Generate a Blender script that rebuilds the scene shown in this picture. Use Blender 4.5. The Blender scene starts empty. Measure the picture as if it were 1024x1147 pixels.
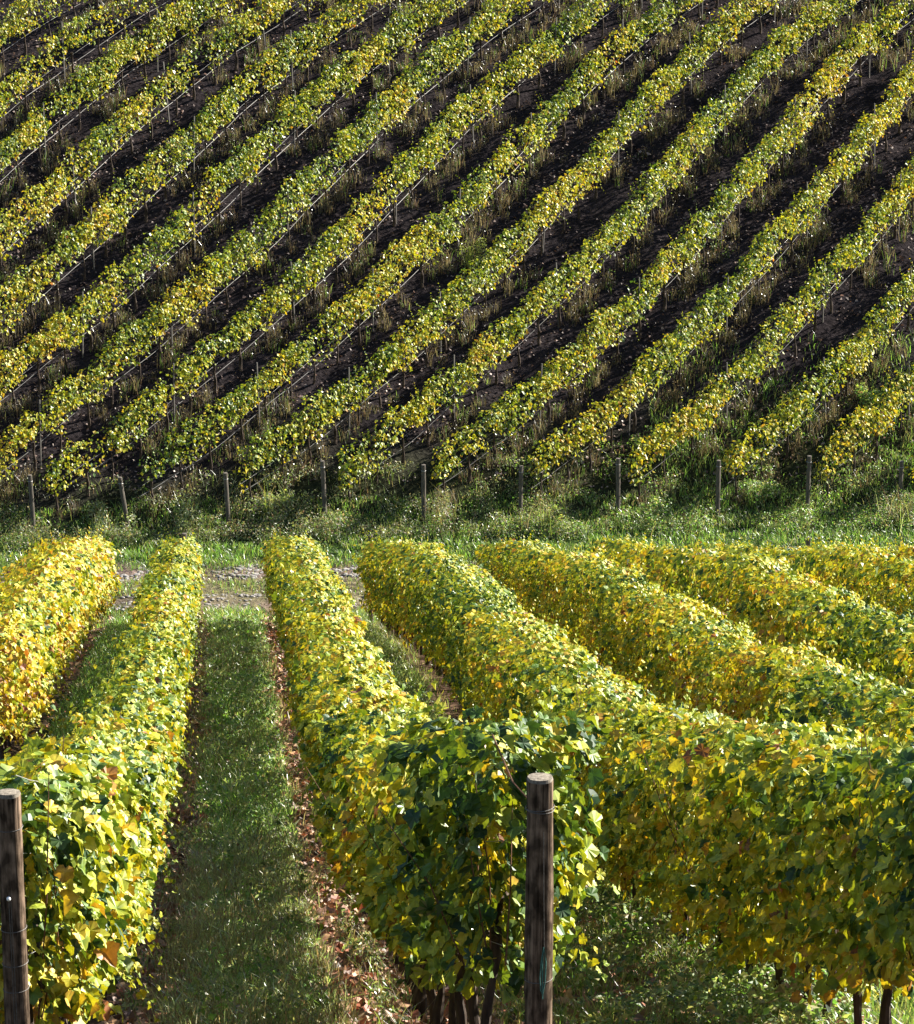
import bpy, math, random
import numpy as np
from mathutils import Vector, Matrix

RNG = np.random.default_rng(7)
random.seed(7)
C = bpy.context.scene.collection
SC = bpy.context.scene

# ------------------------------------------------------------------ camera, sky, sun, exposure
PITCH, YAW = math.radians(17.65), math.radians(3.8)
cam_data = bpy.data.cameras.new('camera')
cam_data.sensor_fit = 'VERTICAL'
cam_data.sensor_height = 36.0
cam_data.lens = 4000.0 / 1147.0 * 36.0
cam_data.clip_start = 0.1
cam_data.clip_end = 2000.0
cam = bpy.data.objects.new('camera', cam_data)
cam.location = (0, 0, 0)
cam.rotation_euler = (math.pi / 2 - PITCH, 0, -YAW)
C.objects.link(cam)
SC.camera = cam

SUN_AZ, SUN_EL = math.radians(61), math.radians(28.5)          # clockwise from +Y, the way the foreground rows run
world = bpy.data.worlds.new('World')
SC.world = world
world.use_nodes = True
wn = world.node_tree
bg = wn.nodes['Background']
sky = wn.nodes.new('ShaderNodeTexSky')
sky.sky_type = 'NISHITA'
sky.sun_disc = False
sky.sun_elevation = SUN_EL
sky.sun_rotation = SUN_AZ
sky.altitude = 300
wn.links.new(sky.outputs[0], bg.inputs[0])
bg.inputs[1].default_value = 0.05
sun_data = bpy.data.lights.new('sun', 'SUN')
sun_data.energy = 5.0
sun_data.angle = math.radians(0.53)
sun_data.color = (1.0, 0.93, 0.80)
sun = bpy.data.objects.new('sun', sun_data)
sdir = Vector((math.sin(SUN_AZ) * math.cos(SUN_EL), math.cos(SUN_AZ) * math.cos(SUN_EL), math.sin(SUN_EL)))
sun.rotation_euler = sdir.to_track_quat('Z', 'Y').to_euler()
sun.location = (30, 40, 40)
C.objects.link(sun)
SC.view_settings.view_transform = 'Standard'
SC.view_settings.look = 'None'
SC.view_settings.exposure = 2.0
SC.view_settings.gamma = 1.0
SC.render.engine = 'CYCLES'
SC.cycles.max_bounces = 8
SC.cycles.transparent_max_bounces = 4
SC.cycles.use_denoising = True

# ------------------------------------------------------------------ noise helpers
class Noise2:
    def __init__(self, seed):
        self.g = np.random.default_rng(seed).random((256, 256))
    def one(self, x, y):
        x = np.asarray(x, float); y = np.asarray(y, float)
        xi = np.floor(x).astype(int); yi = np.floor(y).astype(int)
        fx = x - xi; fy = y - yi
        fx = fx * fx * (3 - 2 * fx); fy = fy * fy * (3 - 2 * fy)
        g = self.g
        a = g[xi & 255, yi & 255]; b = g[(xi + 1) & 255, yi & 255]
        c = g[xi & 255, (yi + 1) & 255]; d = g[(xi + 1) & 255, (yi + 1) & 255]
        return (a * (1 - fx) + b * fx) * (1 - fy) + (c * (1 - fx) + d * fx) * fy
    def __call__(self, x, y, octaves=3):
        t = 0; amp = 1.0; s = 0
        for k in range(octaves):
            t = t + amp * self.one(np.asarray(x) * 2 ** k + 17.3 * k, np.asarray(y) * 2 ** k + 5.1 * k)
            s += amp; amp *= 0.5
        return t / s
NA, NB, ND, NE = Noise2(1), Noise2(2), Noise2(3), Noise2(4)

def smooth(a, b, x):
    t = np.clip((np.asarray(x, float) - a) / (b - a), 0, 1)
    return t * t * (3 - 2 * t)

# ------------------------------------------------------------------ the lie of the land
ROW_H = 1.9
ZB, YB, HG = -24.97, 78.0, 0.40                                # foot of the far hill and its gradient
def crest_cubic(Y):
    return ((-5.0198e-05 * Y + 7.14822e-03) * Y - 0.605891) * Y + 1.833828
KY = np.array([-400, -40, 0] + list(range(10, 71, 2)) + [71.5, 73, 74.5, 76, 77, 78, 80, 84, 110, 140, 170, 400, 900], float)
KZ = np.array([-1.0, -1.2, -1.7] + [crest_cubic(y) - ROW_H for y in range(10, 71, 2)]
              + [-25.02, -25.1, -25.1, -25.13, -25.12, ZB, ZB + 0.8, ZB + 2.4, ZB + 12.8, ZB + 24.0, ZB + 30.0, ZB + 44, ZB + 50], float)
def land(Y):
    Y = np.asarray(Y, float)
    return (np.interp(Y - 0.5, KY, KZ) + np.interp(Y, KY, KZ) + np.interp(Y + 0.5, KY, KZ)) / 3
def ground(X, Y):
    X = np.asarray(X, float); Y = np.asarray(Y, float)
    z = land(Y)
    z = z + 0.10 * (NA(X * 0.35, Y * 0.35, 2) - 0.5)
    z = z - (0.10 + 0.032 * np.clip(X, 0, 15)) * smooth(50, 64, Y) * (1 - smooth(71, 75, Y))
    hill = smooth(76.5, 79, Y)
    z = z + hill * (0.26 * (NB(X * 1.3, Y * 1.3, 3) - 0.5) + 0.35 * (NA(X * 0.2 + 9, Y * 0.2, 2) - 0.5))
    path = smooth(71.5, 72.3, Y) * (1 - smooth(75.0, 75.6, Y))
    z = z + path * 0.08 * (NB(X * 2, Y * 2, 2) - 0.5)
    return z

HILL_X0 = {-7: -19.25, -6: -16.9, -5: -14.95, -4: -12.79, -3: -10.61, -2: -8.45, -1: -6.25, 0: -4.05, 1: -1.9, 2: 0.35, 3: 2.57,
           4: 4.77, 5: 6.98, 6: 9.22, 7: 11.52, 8: 13.68, 9: 15.9}
def hill_x(i, v):                                              # plan line of hillside row i, v metres up from its foot
    v = np.asarray(v, float)
    V = np.minimum(v, 18.5) / 10
    p = ((0.574 * V - 1.262) * V - 0.404) * V * V + 8.962 * V
    p = p + np.maximum(v - 18.5, 0) * 0.90
    return HILL_X0[i] + p + 0.10 * (NA(v * 0.25, i * 7.7, 2) - 0.5)

F_ = np.array([math.sin(YAW) * math.cos(PITCH), math.cos(YAW) * math.cos(PITCH), -math.sin(PITCH)])
R_ = np.array([math.cos(YAW), -math.sin(YAW), 0.0])
U_ = np.cross(R_, F_)
def seen(X, Y, Z, margin=110):                                 # is a point inside the view plus a margin (photo pixels)
    P = np.stack([np.asarray(X, float), np.asarray(Y, float), np.asarray(Z, float)], -1)
    d = P @ F_
    x = 512 + 4000 * (P @ R_) / d; y = 573.5 - 4000 * (P @ U_) / d
    return (x > -margin) & (x < 1024 + margin) & (y > -margin) & (y < 1147 + margin)

# ------------------------------------------------------------------ mesh builder
class MB:
    def __init__(self):
        self.v = []; self.c = []; self.f = []; self.n = 0      # f: list of (faces array [k, m])
    def add(self, verts, faces, col=None):
        verts = np.asarray(verts, np.float32).reshape(-1, 3)
        if col is None: col = np.ones((len(verts), 3), np.float32)
        col = np.asarray(col, np.float32)
        if col.ndim == 1: col = np.tile(col, (len(verts), 1))
        for fa in (faces if isinstance(faces, list) else [faces]):
            if len(fa): self.f.append(np.asarray(fa, np.int64) + self.n)
        self.v.append(verts); self.c.append(col); self.n += len(verts)
    def build(self, name, mat, parent=None, origin=(0, 0, 0), smooth_shade=False):
        v = np.concatenate(self.v) - np.asarray(origin, np.float32)
        c = np.concatenate(self.c)
        me = bpy.data.meshes.new(name)
        me.vertices.add(len(v)); me.vertices.foreach_set('co', v.ravel())
        li = np.concatenate([a.ravel() for a in self.f])
        tot = np.concatenate([np.full(len(a), a.shape[1]) for a in self.f])
        st = np.concatenate([[0], np.cumsum(tot)[:-1]])
        me.loops.add(len(li)); me.loops.foreach_set('vertex_index', li.astype(np.int32))
        me.polygons.add(len(tot)); me.polygons.foreach_set('loop_start', st.astype(np.int32))
        me.polygons.foreach_set('loop_total', tot.astype(np.int32))
        me.polygons.foreach_set('use_smooth', np.full(len(tot), smooth_shade))
        at = me.attributes.new('tint', 'FLOAT_COLOR', 'POINT')
        at.data.foreach_set('color', np.concatenate([c, np.ones((len(c), 1), np.float32)], 1).ravel())
        me.materials.append(mat)
        me.update(); me.validate()
        o = bpy.data.objects.new(name, me); C.objects.link(o)
        if parent is not None: o.parent = parent
        else: o.location = origin
        return o

def link_mesh(name, me, parent=None, loc=(0, 0, 0), rot=(0, 0, 0), scale=(1, 1, 1)):
    o = bpy.data.objects.new(name, me); C.objects.link(o)
    o.parent = parent; o.location = loc; o.rotation_euler = rot; o.scale = scale
    return o
def thing(name, label, cat, loc, group=None):
    o = bpy.data.objects.new(name, None); C.objects.link(o)
    o.empty_display_size = 0.2
    o.location = loc
    return tag(o, label, cat, group)
def tag(o, label, cat, group=None, kind=None):
    o['label'] = label; o['category'] = cat
    if group: o['group'] = group
    if kind: o['kind'] = kind
    return o

def tube(mb, pts, rad, n=8, col=(1, 1, 1), cap=True, wob=0.0):
    pts = np.asarray(pts, float); m = len(pts)
    rad = np.broadcast_to(np.asarray(rad, float), (m,))
    t = np.gradient(pts, axis=0); t /= np.linalg.norm(t, axis=1)[:, None] + 1e-9
    ref = np.where(np.abs(t[:, 2:3]) > 0.9, np.array([[1.0, 0, 0]]), np.array([[0, 0, 1.0]]))
    a = np.cross(t, ref); a /= np.linalg.norm(a, axis=1)[:, None]
    b = np.cross(t, a)
    ang = np.arange(n) / n * 2 * math.pi
    r = rad[:, None] * (1 + wob * (RNG.random((m, n)) - 0.5))
    ring = pts[:, None] + r[..., None] * (a[:, None] * np.cos(ang)[None, :, None] + b[:, None] * np.sin(ang)[None, :, None])
    verts = ring.reshape(-1, 3)
    i = np.arange(m - 1)[:, None] * n; j = np.arange(n)[None]; k = (np.arange(n)[None] + 1) % n
    q = np.stack([i + j, i + k, i + n + k, i + n + j], -1).reshape(-1, 4)
    fs = [q]
    if cap: fs += [np.arange(n)[None, ::-1], (np.arange(n) + (m - 1) * n)[None]]
    mb.add(verts, fs, np.asarray(col, float))

# ------------------------------------------------------------------ leaves in bulk
def outline(half, cy):
    h = np.array(half, float)
    pts = [(0.0, cy)] + [tuple(p) for p in h] + [(-p[0], p[1]) for p in h[-2:0:-1]]
    return np.array(pts)
def leaf_template(half, cy, fold, curl, wave, seed):
    p = outline(half, cy); r = np.random.default_rng(seed)
    z = fold * np.abs(p[:, 0]) - curl * (p[:, 1] - cy) ** 2 + wave * (r.random(len(p)) - 0.5)
    z[0] = 0
    v = np.stack([p[:, 0], p[:, 1], z], 1)
    n = len(p) - 1
    f = np.stack([np.zeros(n, int), 1 + np.arange(n), 1 + (np.arange(n) + 1) % n], 1)
    edge = np.concatenate([[0.0], np.ones(n)])
    return v, f, edge
H0 = [(0, 0.08), (0.15, -0.11), (0.38, -0.05), (0.52, 0.15), (0.47, 0.29), (0.58, 0.50), (0.46, 0.62), (0.33, 0.64), (0.19, 0.85), (0, 0.98)]
H1 = [(0, 0.0), (0.36, -0.04), (0.46, 0.20), (0.52, 0.50), (0.22, 0.60), (0, 1.0)]
LOD0 = [leaf_template(H0, 0.32, 0.30, 0.35, 0.10, 1), leaf_template(H0, 0.32, -0.22, 0.20, 0.12, 2),
        leaf_template(H0, 0.30, 0.50, 0.55, 0.10, 3), leaf_template(H0, 0.34, 0.10, -0.30, 0.16, 4)]
LOD1 = [leaf_template(H1, 0.34, 0.30, 0.4, 0.10, 5), leaf_template(H1, 0.34, -0.25, 0.3, 0.12, 6), leaf_template(H1, 0.34, 0.50, 0.6, 0.10, 7)]
def diamond(w, fold):
    v = np.array([(0, 0, 0), (w, 0.45, fold), (0, 1.0, -0.08), (-w, 0.45, fold)], float)
    return v, np.array([(0, 1, 2), (0, 2, 3)]), np.array([0.3, 1, 1, 1.0])
LOD2 = [diamond(0.46, 0.2), diamond(0.40, -0.18), diamond(0.44, 0.05)]
SMALL = [diamond(0.36, 0.12), diamond(0.25, -0.1)]
NARROW = [diamond(0.16, 0.04), diamond(0.12, -0.03)]

def unit(a): return a / (np.linalg.norm(a, axis=-1, keepdims=True) + 1e-9)
def leaves(mb, pos, normal, tip, size, col, temps, edge_col=None, edge_amt=None):
    N = len(pos)
    if N == 0: return
    z = unit(normal); y = unit(tip - z * (tip * z).sum(1, keepdims=True)); x = np.cross(y, z)
    which = RNG.integers(0, len(temps), N)
    for k, (tv, tf, te) in enumerate(temps):
        m = np.where(which == k)[0]
        if len(m) == 0: continue
        s = size[m][:, None, None]
        asp = (0.85 + 0.3 * RNG.random((len(m), 1, 1)))
        bend = (0.5 + 1.1 * RNG.random((len(m), 1, 1)))
        w = pos[m][:, None] + s * (x[m][:, None] * tv[None, :, :1] * asp + y[m][:, None] * tv[None, :, 1:2] + z[m][:, None] * tv[None, :, 2:3] * bend)
        nv = len(tv)
        f = (np.arange(len(m))[:, None, None] * nv + tf[None]).reshape(-1, 3)
        c = np.repeat(col[m][:, None], nv, 1)
        if edge_col is not None:
            e = (te[None, :] * edge_amt[m][:, None])[..., None]
            c = c * (1 - e) + edge_col[m][:, None] * e
        mb.add(w.reshape(-1, 3), f, c.reshape(-1, 3))

RAMP_T = np.array([0.0, 0.16, 0.36, 0.54, 0.72, 0.86, 0.95, 1.0])
RAMP_C = np.array([(0.022, 0.058, 0.018), (0.060, 0.130, 0.020), (0.20, 0.28, 0.030), (0.42, 0.43, 0.035), (0.56, 0.45, 0.040),
                   (0.50, 0.27, 0.035), (0.34, 0.10, 0.025), (0.15, 0.07, 0.035)])
def ramp(t):
    t = np.clip(t, 0, 1)
    return np.stack([np.interp(t, RAMP_T, RAMP_C[:, k]) for k in range(3)], 1)

def blades(mb, x, y, z, h, w, col, lean=0.5):
    N = len(x)
    if N == 0: return
    a = RNG.random(N) * 2 * math.pi
    d = np.stack([np.cos(a), np.sin(a), np.zeros(N)], 1)
    b = RNG.random(N) * 2 * math.pi
    s = np.stack([np.cos(b), np.sin(b), np.zeros(N)], 1)
    p = np.stack([x, y, z], 1); up = np.array([[0, 0, 1.0]])
    L = (lean * (0.25 + RNG.random(N)))[:, None] * h[:, None]
    hh = h[:, None]; ww = w[:, None]
    m = p + up * hh * 0.55 + d * L * 0.35
    t = p + up * hh * (1 - 0.35 * lean * RNG.random((N, 1))) + d * L
    V = np.stack([p - s * ww * 0.5, p + s * ww * 0.5, m + s * ww * 0.4, m - s * ww * 0.4, t], 1)
    base = np.arange(N)[:, None] * 5
    c = np.repeat(col[:, None], 5, 1)
    mb.add(V.reshape(-1, 3), [base + np.array([[0, 1, 2, 3]]), base + np.array([[3, 2, 4]])], c.reshape(-1, 3))

# ------------------------------------------------------------------ materials
def new_mat(name):
    m = bpy.data.materials.new(name); m.use_nodes = True
    nt = m.node_tree; nt.nodes.clear()
    out = nt.nodes.new('ShaderNodeOutputMaterial')
    return m, nt, out
def leaf_mat(name, trans, rough, gloss, trans_tint):
    m, nt, out = new_mat(name)
    N, L = nt.nodes, nt.links
    at = N.new('ShaderNodeAttribute'); at.attribute_name = 'tint'
    tc = N.new('ShaderNodeTexCoord')
    no = N.new('ShaderNodeTexNoise'); no.inputs['Scale'].default_value = 38; no.inputs['Detail'].default_value = 3
    L.new(tc.outputs['Object'], no.inputs['Vector'])
    mr = N.new('ShaderNodeMapRange'); mr.inputs[1].default_value = 0.3; mr.inputs[2].default_value = 0.7
    mr.inputs[3].default_value = 0.72; mr.inputs[4].default_value = 1.22
    L.new(no.outputs['Fac'], mr.inputs[0])
    mul = N.new('ShaderNodeMix'); mul.data_type = 'RGBA'; mul.blend_type = 'MULTIPLY'; mul.inputs[0].default_value = 1
    L.new(at.outputs['Color'], mul.inputs[6]); L.new(mr.outputs[0], mul.inputs[7])
    d = N.new('ShaderNodeBsdfDiffuse'); L.new(mul.outputs[2], d.inputs['Color'])
    t = N.new('ShaderNodeBsdfTranslucent')
    tm = N.new('ShaderNodeMix'); tm.data_type = 'RGBA'; tm.blend_type = 'MULTIPLY'; tm.inputs[0].default_value = 1
    tm.inputs[7].default_value = (*trans_tint, 1)
    L.new(mul.outputs[2], tm.inputs[6]); L.new(tm.outputs[2], t.inputs['Color'])
    mx = N.new('ShaderNodeMixShader'); mx.inputs[0].default_value = trans
    L.new(d.outputs[0], mx.inputs[1]); L.new(t.outputs[0], mx.inputs[2])
    g = N.new('ShaderNodeBsdfGlossy'); g.inputs['Roughness'].default_value = rough
    g.inputs['Color'].default_value = (0.95, 0.97, 1.0, 1)
    fr = N.new('ShaderNodeLayerWeight'); fr.inputs['Blend'].default_value = 0.25
    fm = N.new('ShaderNodeMath'); fm.operation = 'MULTIPLY_ADD'; fm.inputs[1].default_value = gloss * 2; fm.inputs[2].default_value = gloss * 0.5
    fm.use_clamp = True
    L.new(fr.outputs['Fresnel'], fm.inputs[0])
    m2 = N.new('ShaderNodeMixShader'); L.new(fm.outputs[0], m2.inputs[0])
    L.new(mx.outputs[0], m2.inputs[1]); L.new(g.outputs[0], m2.inputs[2])
    L.new(m2.outputs[0], out.inputs[0])
    return m
M_VINE = leaf_mat('vine_leaf', 0.27, 0.46, 0.045, (1.25, 1.12, 0.35))
M_VINE_FAR = leaf_mat('hillside_vine_leaf', 0.36, 0.46, 0.055, (1.30, 1.20, 0.50))
M_WEED = leaf_mat('weed_leaf', 0.48, 0.45, 0.06, (1.35, 1.35, 0.8))
M_GRASS = leaf_mat('grass_blade', 0.48, 0.45, 0.06, (1.35, 1.4, 0.8))
M_LITTER = leaf_mat('dead_leaf', 0.12, 0.5, 0.05, (1.1, 1.0, 0.8))

def rough_mat(name, col_a, col_b, scale, stretch=(1, 1, 1), rough=0.85, bump=0.4, detail=6, spec=0.3, dist=0.006):
    m, nt, out = new_mat(name)
    N, L = nt.nodes, nt.links
    tc = N.new('ShaderNodeTexCoord')
    mp = N.new('ShaderNodeMapping'); mp.inputs['Scale'].default_value = stretch
    L.new(tc.outputs['Object'], mp.inputs['Vector'])
    no = N.new('ShaderNodeTexNoise'); no.inputs['Scale'].default_value = scale; no.inputs['Detail'].default_value = detail
    no.inputs['Roughness'].default_value = 0.65
    L.new(mp.outputs[0], no.inputs['Vector'])
    cr = N.new('ShaderNodeValToRGB')
    cr.color_ramp.elements[0].position = 0.34; cr.color_ramp.elements[0].color = (*col_a, 1)
    cr.color_ramp.elements[1].position = 0.68; cr.color_ramp.elements[1].color = (*col_b, 1)
    L.new(no.outputs['Fac'], cr.inputs[0])
    b = N.new('ShaderNodeBsdfPrincipled')
    b.inputs['Roughness'].default_value = rough
    b.inputs['Specular IOR Level'].default_value = spec
    L.new(cr.outputs[0], b.inputs['Base Color'])
    bp = N.new('ShaderNodeBump'); bp.inputs['Strength'].default_value = bump; bp.inputs['Distance'].default_value = dist
    L.new(no.outputs['Fac'], bp.inputs['Height']); L.new(bp.outputs[0], b.inputs['Normal'])
    L.new(b.outputs[0], out.inputs[0])
    return m
M_BARK = rough_mat('vine_bark', (0.018, 0.012, 0.009), (0.085, 0.058, 0.042), 26, (1, 1, 0.22), bump=0.9)
M_POST = rough_mat('round_post_wood', (0.024, 0.017, 0.012), (0.17, 0.122, 0.088), 70, (1, 1, 0.035), rough=0.95, bump=1.0, detail=10, spec=0.03, dist=0.004)
def add_blotches(m, scale, lo, hi, dist=0.05):
    nt = m.node_tree; N, L = nt.nodes, nt.links
    b = [n for n in N if n.type == 'BSDF_PRINCIPLED'][0]
    src = b.inputs['Base Color'].links[0].from_socket
    tc = [n for n in N if n.type == 'TEX_COORD'][0]
    mp = N.new('ShaderNodeMapping'); mp.inputs['Scale'].default_value = (1, 1, 0.5); L.new(tc.outputs['Object'], mp.inputs['Vector'])
    no = N.new('ShaderNodeTexNoise'); no.inputs['Scale'].default_value = scale; no.inputs['Detail'].default_value = 4
    L.new(mp.outputs[0], no.inputs['Vector'])
    mr = N.new('ShaderNodeMapRange'); mr.inputs[1].default_value = 0.38; mr.inputs[2].default_value = 0.62; mr.inputs[3].default_value = lo; mr.inputs[4].default_value = hi
    L.new(no.outputs['Fac'], mr.inputs[0])
    mx = N.new('ShaderNodeMix'); mx.data_type = 'RGBA'; mx.blend_type = 'MULTIPLY'; mx.inputs[0].default_value = 1
    L.new(src, mx.inputs[6]); L.new(mr.outputs[0], mx.inputs[7]); L.new(mx.outputs[2], b.inputs['Base Color'])
add_blotches(M_POST, 22, 0.45, 1.7)
M_CUT = rough_mat('cut_post_end', (0.08, 0.066, 0.05), (0.27, 0.235, 0.19), 60, bump=0.5)
M_RUST = rough_mat('dull_wire', (0.05, 0.045, 0.04), (0.14, 0.13, 0.12), 60, rough=0.6, bump=0.2)
M_GREY = rough_mat('weathered_wood', (0.05, 0.043, 0.036), (0.15, 0.13, 0.11), 22, (1, 1, 0.15), bump=0.5)
M_STAKE = rough_mat('stake_grey', (0.045, 0.042, 0.04), (0.12, 0.112, 0.105), 18, (1, 1, 0.3), rough=0.6, bump=0.2)
M_HOSE = rough_mat('drip_hose_plastic', (0.12, 0.115, 0.115), (0.20, 0.195, 0.19), 5, rough=0.35, bump=0.05, spec=0.6)
M_WIRE = rough_mat('galvanised_wire', (0.30, 0.30, 0.31), (0.46, 0.46, 0.47), 40, rough=0.35, bump=0.1, spec=0.6)
M_CORD = rough_mat('green_cord', (0.03, 0.10, 0.09), (0.07, 0.19, 0.16), 60, rough=0.7, bump=0.3)
M_CANE = rough_mat('cane_bark', (0.07, 0.032, 0.018), (0.20, 0.10, 0.055), 30, (1, 1, 0.4), bump=0.4)
M_STONE = rough_mat('pale_stone', (0.12, 0.11, 0.105), (0.34, 0.32, 0.30), 14, bump=0.5)
M_PORC = rough_mat('white_porcelain', (0.72, 0.72, 0.70), (0.82, 0.82, 0.80), 8, rough=0.25, bump=0.02, spec=0.6)

def ground_mat():
    m, nt, out = new_mat('soil_and_turf')
    N, L = nt.nodes, nt.links
    at = N.new('ShaderNodeAttribute'); at.attribute_name = 'tint'
    tc = N.new('ShaderNodeTexCoord')
    def noise(s, d=5):
        n = N.new('ShaderNodeTexNoise'); n.inputs['Scale'].default_value = s; n.inputs['Detail'].default_value = d
        n.inputs['Roughness'].default_value = 0.7
        L.new(tc.outputs['Object'], n.inputs['Vector']); return n
    n1, n2 = noise(1.6), noise(11, 7)
    vo = N.new('ShaderNodeTexVoronoi'); vo.inputs['Scale'].default_value = 9
    L.new(tc.outputs['Object'], vo.inputs['Vector'])
    a = N.new('ShaderNodeMapRange'); a.inputs[1].default_value = .3; a.inputs[2].default_value = .72; a.inputs[3].default_value = .55; a.inputs[4].default_value = 1.3
    b = N.new('ShaderNodeMapRange'); b.inputs[1].default_value = .3; b.inputs[2].default_value = .72; b.inputs[3].default_value = .45; b.inputs[4].default_value = 1.55
    L.new(n1.outputs['Fac'], a.inputs[0]); L.new(n2.outputs['Fac'], b.inputs[0])
    ml = N.new('ShaderNodeMath'); ml.operation = 'MULTIPLY'; L.new(a.outputs[0], ml.inputs[0]); L.new(b.outputs[0], ml.inputs[1])
    mx = N.new('ShaderNodeMix'); mx.data_type = 'RGBA'; mx.blend_type = 'MULTIPLY'; mx.inputs[0].default_value = 1
    L.new(at.outputs['Color'], mx.inputs[6]); L.new(ml.outputs[0], mx.inputs[7])
    p = N.new('ShaderNodeBsdfPrincipled'); p.inputs['Roughness'].default_value = 0.95
    p.inputs['Specular IOR Level'].default_value = 0.0
    L.new(mx.outputs[2], p.inputs['Base Color'])
    ad = N.new('ShaderNodeMath'); ad.operation = 'MULTIPLY_ADD'; ad.inputs[1].default_value = 0.6
    L.new(vo.outputs['Distance'], ad.inputs[0]); L.new(n2.outputs['Fac'], ad.inputs[2])
    bp = N.new('ShaderNodeBump'); bp.inputs['Strength'].default_value = 0.9; bp.inputs['Distance'].default_value = 0.06
    L.new(ad.outputs[0], bp.inputs['Height']); L.new(bp.outputs[0], p.inputs['Normal'])
    L.new(p.outputs[0], out.inputs[0])
    return m
M_GROUND = ground_mat()

# ------------------------------------------------------------------ ground: one sheet
GRASS_LO, GRASS_HI = -0.47, 0.62                               # turf strip between the two near rows
def build_ground():
    xs = np.concatenate([[-900, -400, -200, -100, -60, -40, -30, -25], np.arange(-21, 25.01, 0.2), [28, 34, 45, 60, 100, 200, 400, 900]])
    ys = np.concatenate([[-400, -100, -40, -15, 0, 5], np.arange(9, 102.01, 0.2), [105, 110, 120, 130, 140, 150, 160, 170, 200, 250, 400, 900]])
    X, Y = np.meshgrid(xs, ys)
    Z = ground(X, Y)
    n = NA(X * 0.8, Y * 0.8, 3)
    dirt = np.array([0.105, 0.068, 0.048]); turf = np.array([0.040, 0.062, 0.018]); stone = np.array([0.15, 0.112, 0.095])
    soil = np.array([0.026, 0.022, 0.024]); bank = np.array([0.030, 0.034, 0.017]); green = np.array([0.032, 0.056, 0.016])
    col = np.zeros(X.shape + (3,))
    col[:] = dirt
    per = 2.2; ph = np.abs(((X - 0.10) / per) - np.round((X - 0.15) / per)) * per     # distance from the middle of an aisle
    w = (1 - smooth(0.38, 0.66, ph + 0.7 * (NB(X * 1.7, Y * 1.1, 3) - 0.5)))[..., None]
    col = col * (1 - w) + turf * w
    w = smooth(72.2, 72.9, Y + 1.6 * (n - 0.5))[..., None]; col = col * (1 - w) + stone * w
    w = (smooth(72.6, 73.4, Y + 1.5 * (n - .5)) * (1 - smooth(73.8, 74.4, Y + 1.5 * (n - .5))))[..., None] * 0.5
    col = col * (1 - w) + np.array([0.14, 0.15, 0.06]) * w
    w = smooth(75.0, 75.7, Y + 0.8 * (n - 0.5))[..., None]; col = col * (1 - w) + green * w
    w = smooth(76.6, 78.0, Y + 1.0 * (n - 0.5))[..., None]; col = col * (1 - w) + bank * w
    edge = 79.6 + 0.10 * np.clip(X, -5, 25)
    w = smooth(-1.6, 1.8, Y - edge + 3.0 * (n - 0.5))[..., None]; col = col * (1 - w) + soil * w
    mb = MB()
    nx, ny = len(xs), len(ys)
    i = np.arange(ny - 1)[:, None] * nx; j = np.arange(nx - 1)[None]
    q = np.stack([i + j, i + j + 1, i + nx + j + 1, i + nx + j], -1).reshape(-1, 4)
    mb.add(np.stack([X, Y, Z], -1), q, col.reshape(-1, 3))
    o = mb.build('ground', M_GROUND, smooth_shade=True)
    o['kind'] = 'structure'; o['label'] = 'sloping vineyard soil and turf, valley path and far hillside'; o['category'] = 'ground'
build_ground()

# ------------------------------------------------------------------ vine rows
def make_trunk(seed, h, r, arms=True):
    rr = np.random.default_rng(seed)
    m = 9; t = np.linspace(0, 1, m)
    wob = np.cumsum(rr.normal(0, 0.009, (m, 2)), 0)
    p = np.stack([wob[:, 0] + 0.018 * np.sin(t * 4 + seed), wob[:, 1], -0.10 + t * (h + 0.10)], 1)
    rad = r * (1.35 - 0.75 * t + 0.35 * np.exp(-((t - 0.95) / 0.12) ** 2)) * (1 + 0.18 * rr.normal(size=m))
    mb = MB(); tube(mb, p, np.maximum(rad, r * 0.5), 8, wob=0.25)
    for s in ((-1, 1) if arms else ()):                        # two short cordon arms along the wire
        q = np.array([p[-1] + (0, 0, -0.05), p[-1] + (0.02, 0.16 * s, 0.05), p[-1] + (0.0, 0.40 * s, 0.06)])
        tube(mb, q, [r * 0.6, r * 0.5, r * 0.3], 6, wob=0.2)
    return mb
def trunk_meshes(n, h, r, seed):
    out = []
    for k in range(n):
        o = make_trunk(seed + k, h * (0.92 + 0.16 * random.random()), r * (0.85 + 0.4 * random.random()), r > 0.028).build('trunk', M_BARK)
        out.append(o.data); bpy.data.objects.remove(o)
    return out
TRUNK_NEAR = trunk_meshes(6, 0.86, 0.031, 100)
TRUNK_FAR = trunk_meshes(4, 0.72, 0.026, 200)

def row_frame(path, s):
    # path: (M,2) dense plan line; s: arc positions -> x, y, tx, ty
    d = np.concatenate([[0], np.cumsum(np.linalg.norm(np.diff(path, axis=0), axis=1))])
    x = np.interp(s, d, path[:, 0]); y = np.interp(s, d, path[:, 1])
    e = 0.15
    tx = np.interp(s + e, d, path[:, 0]) - np.interp(s - e, d, path[:, 0]); ty = np.interp(s + e, d, path[:, 1]) - np.interp(s - e, d, path[:, 1])
    l = np.hypot(tx, ty) + 1e-9
    return x, y, tx / l, ty / l, d[-1]

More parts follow.
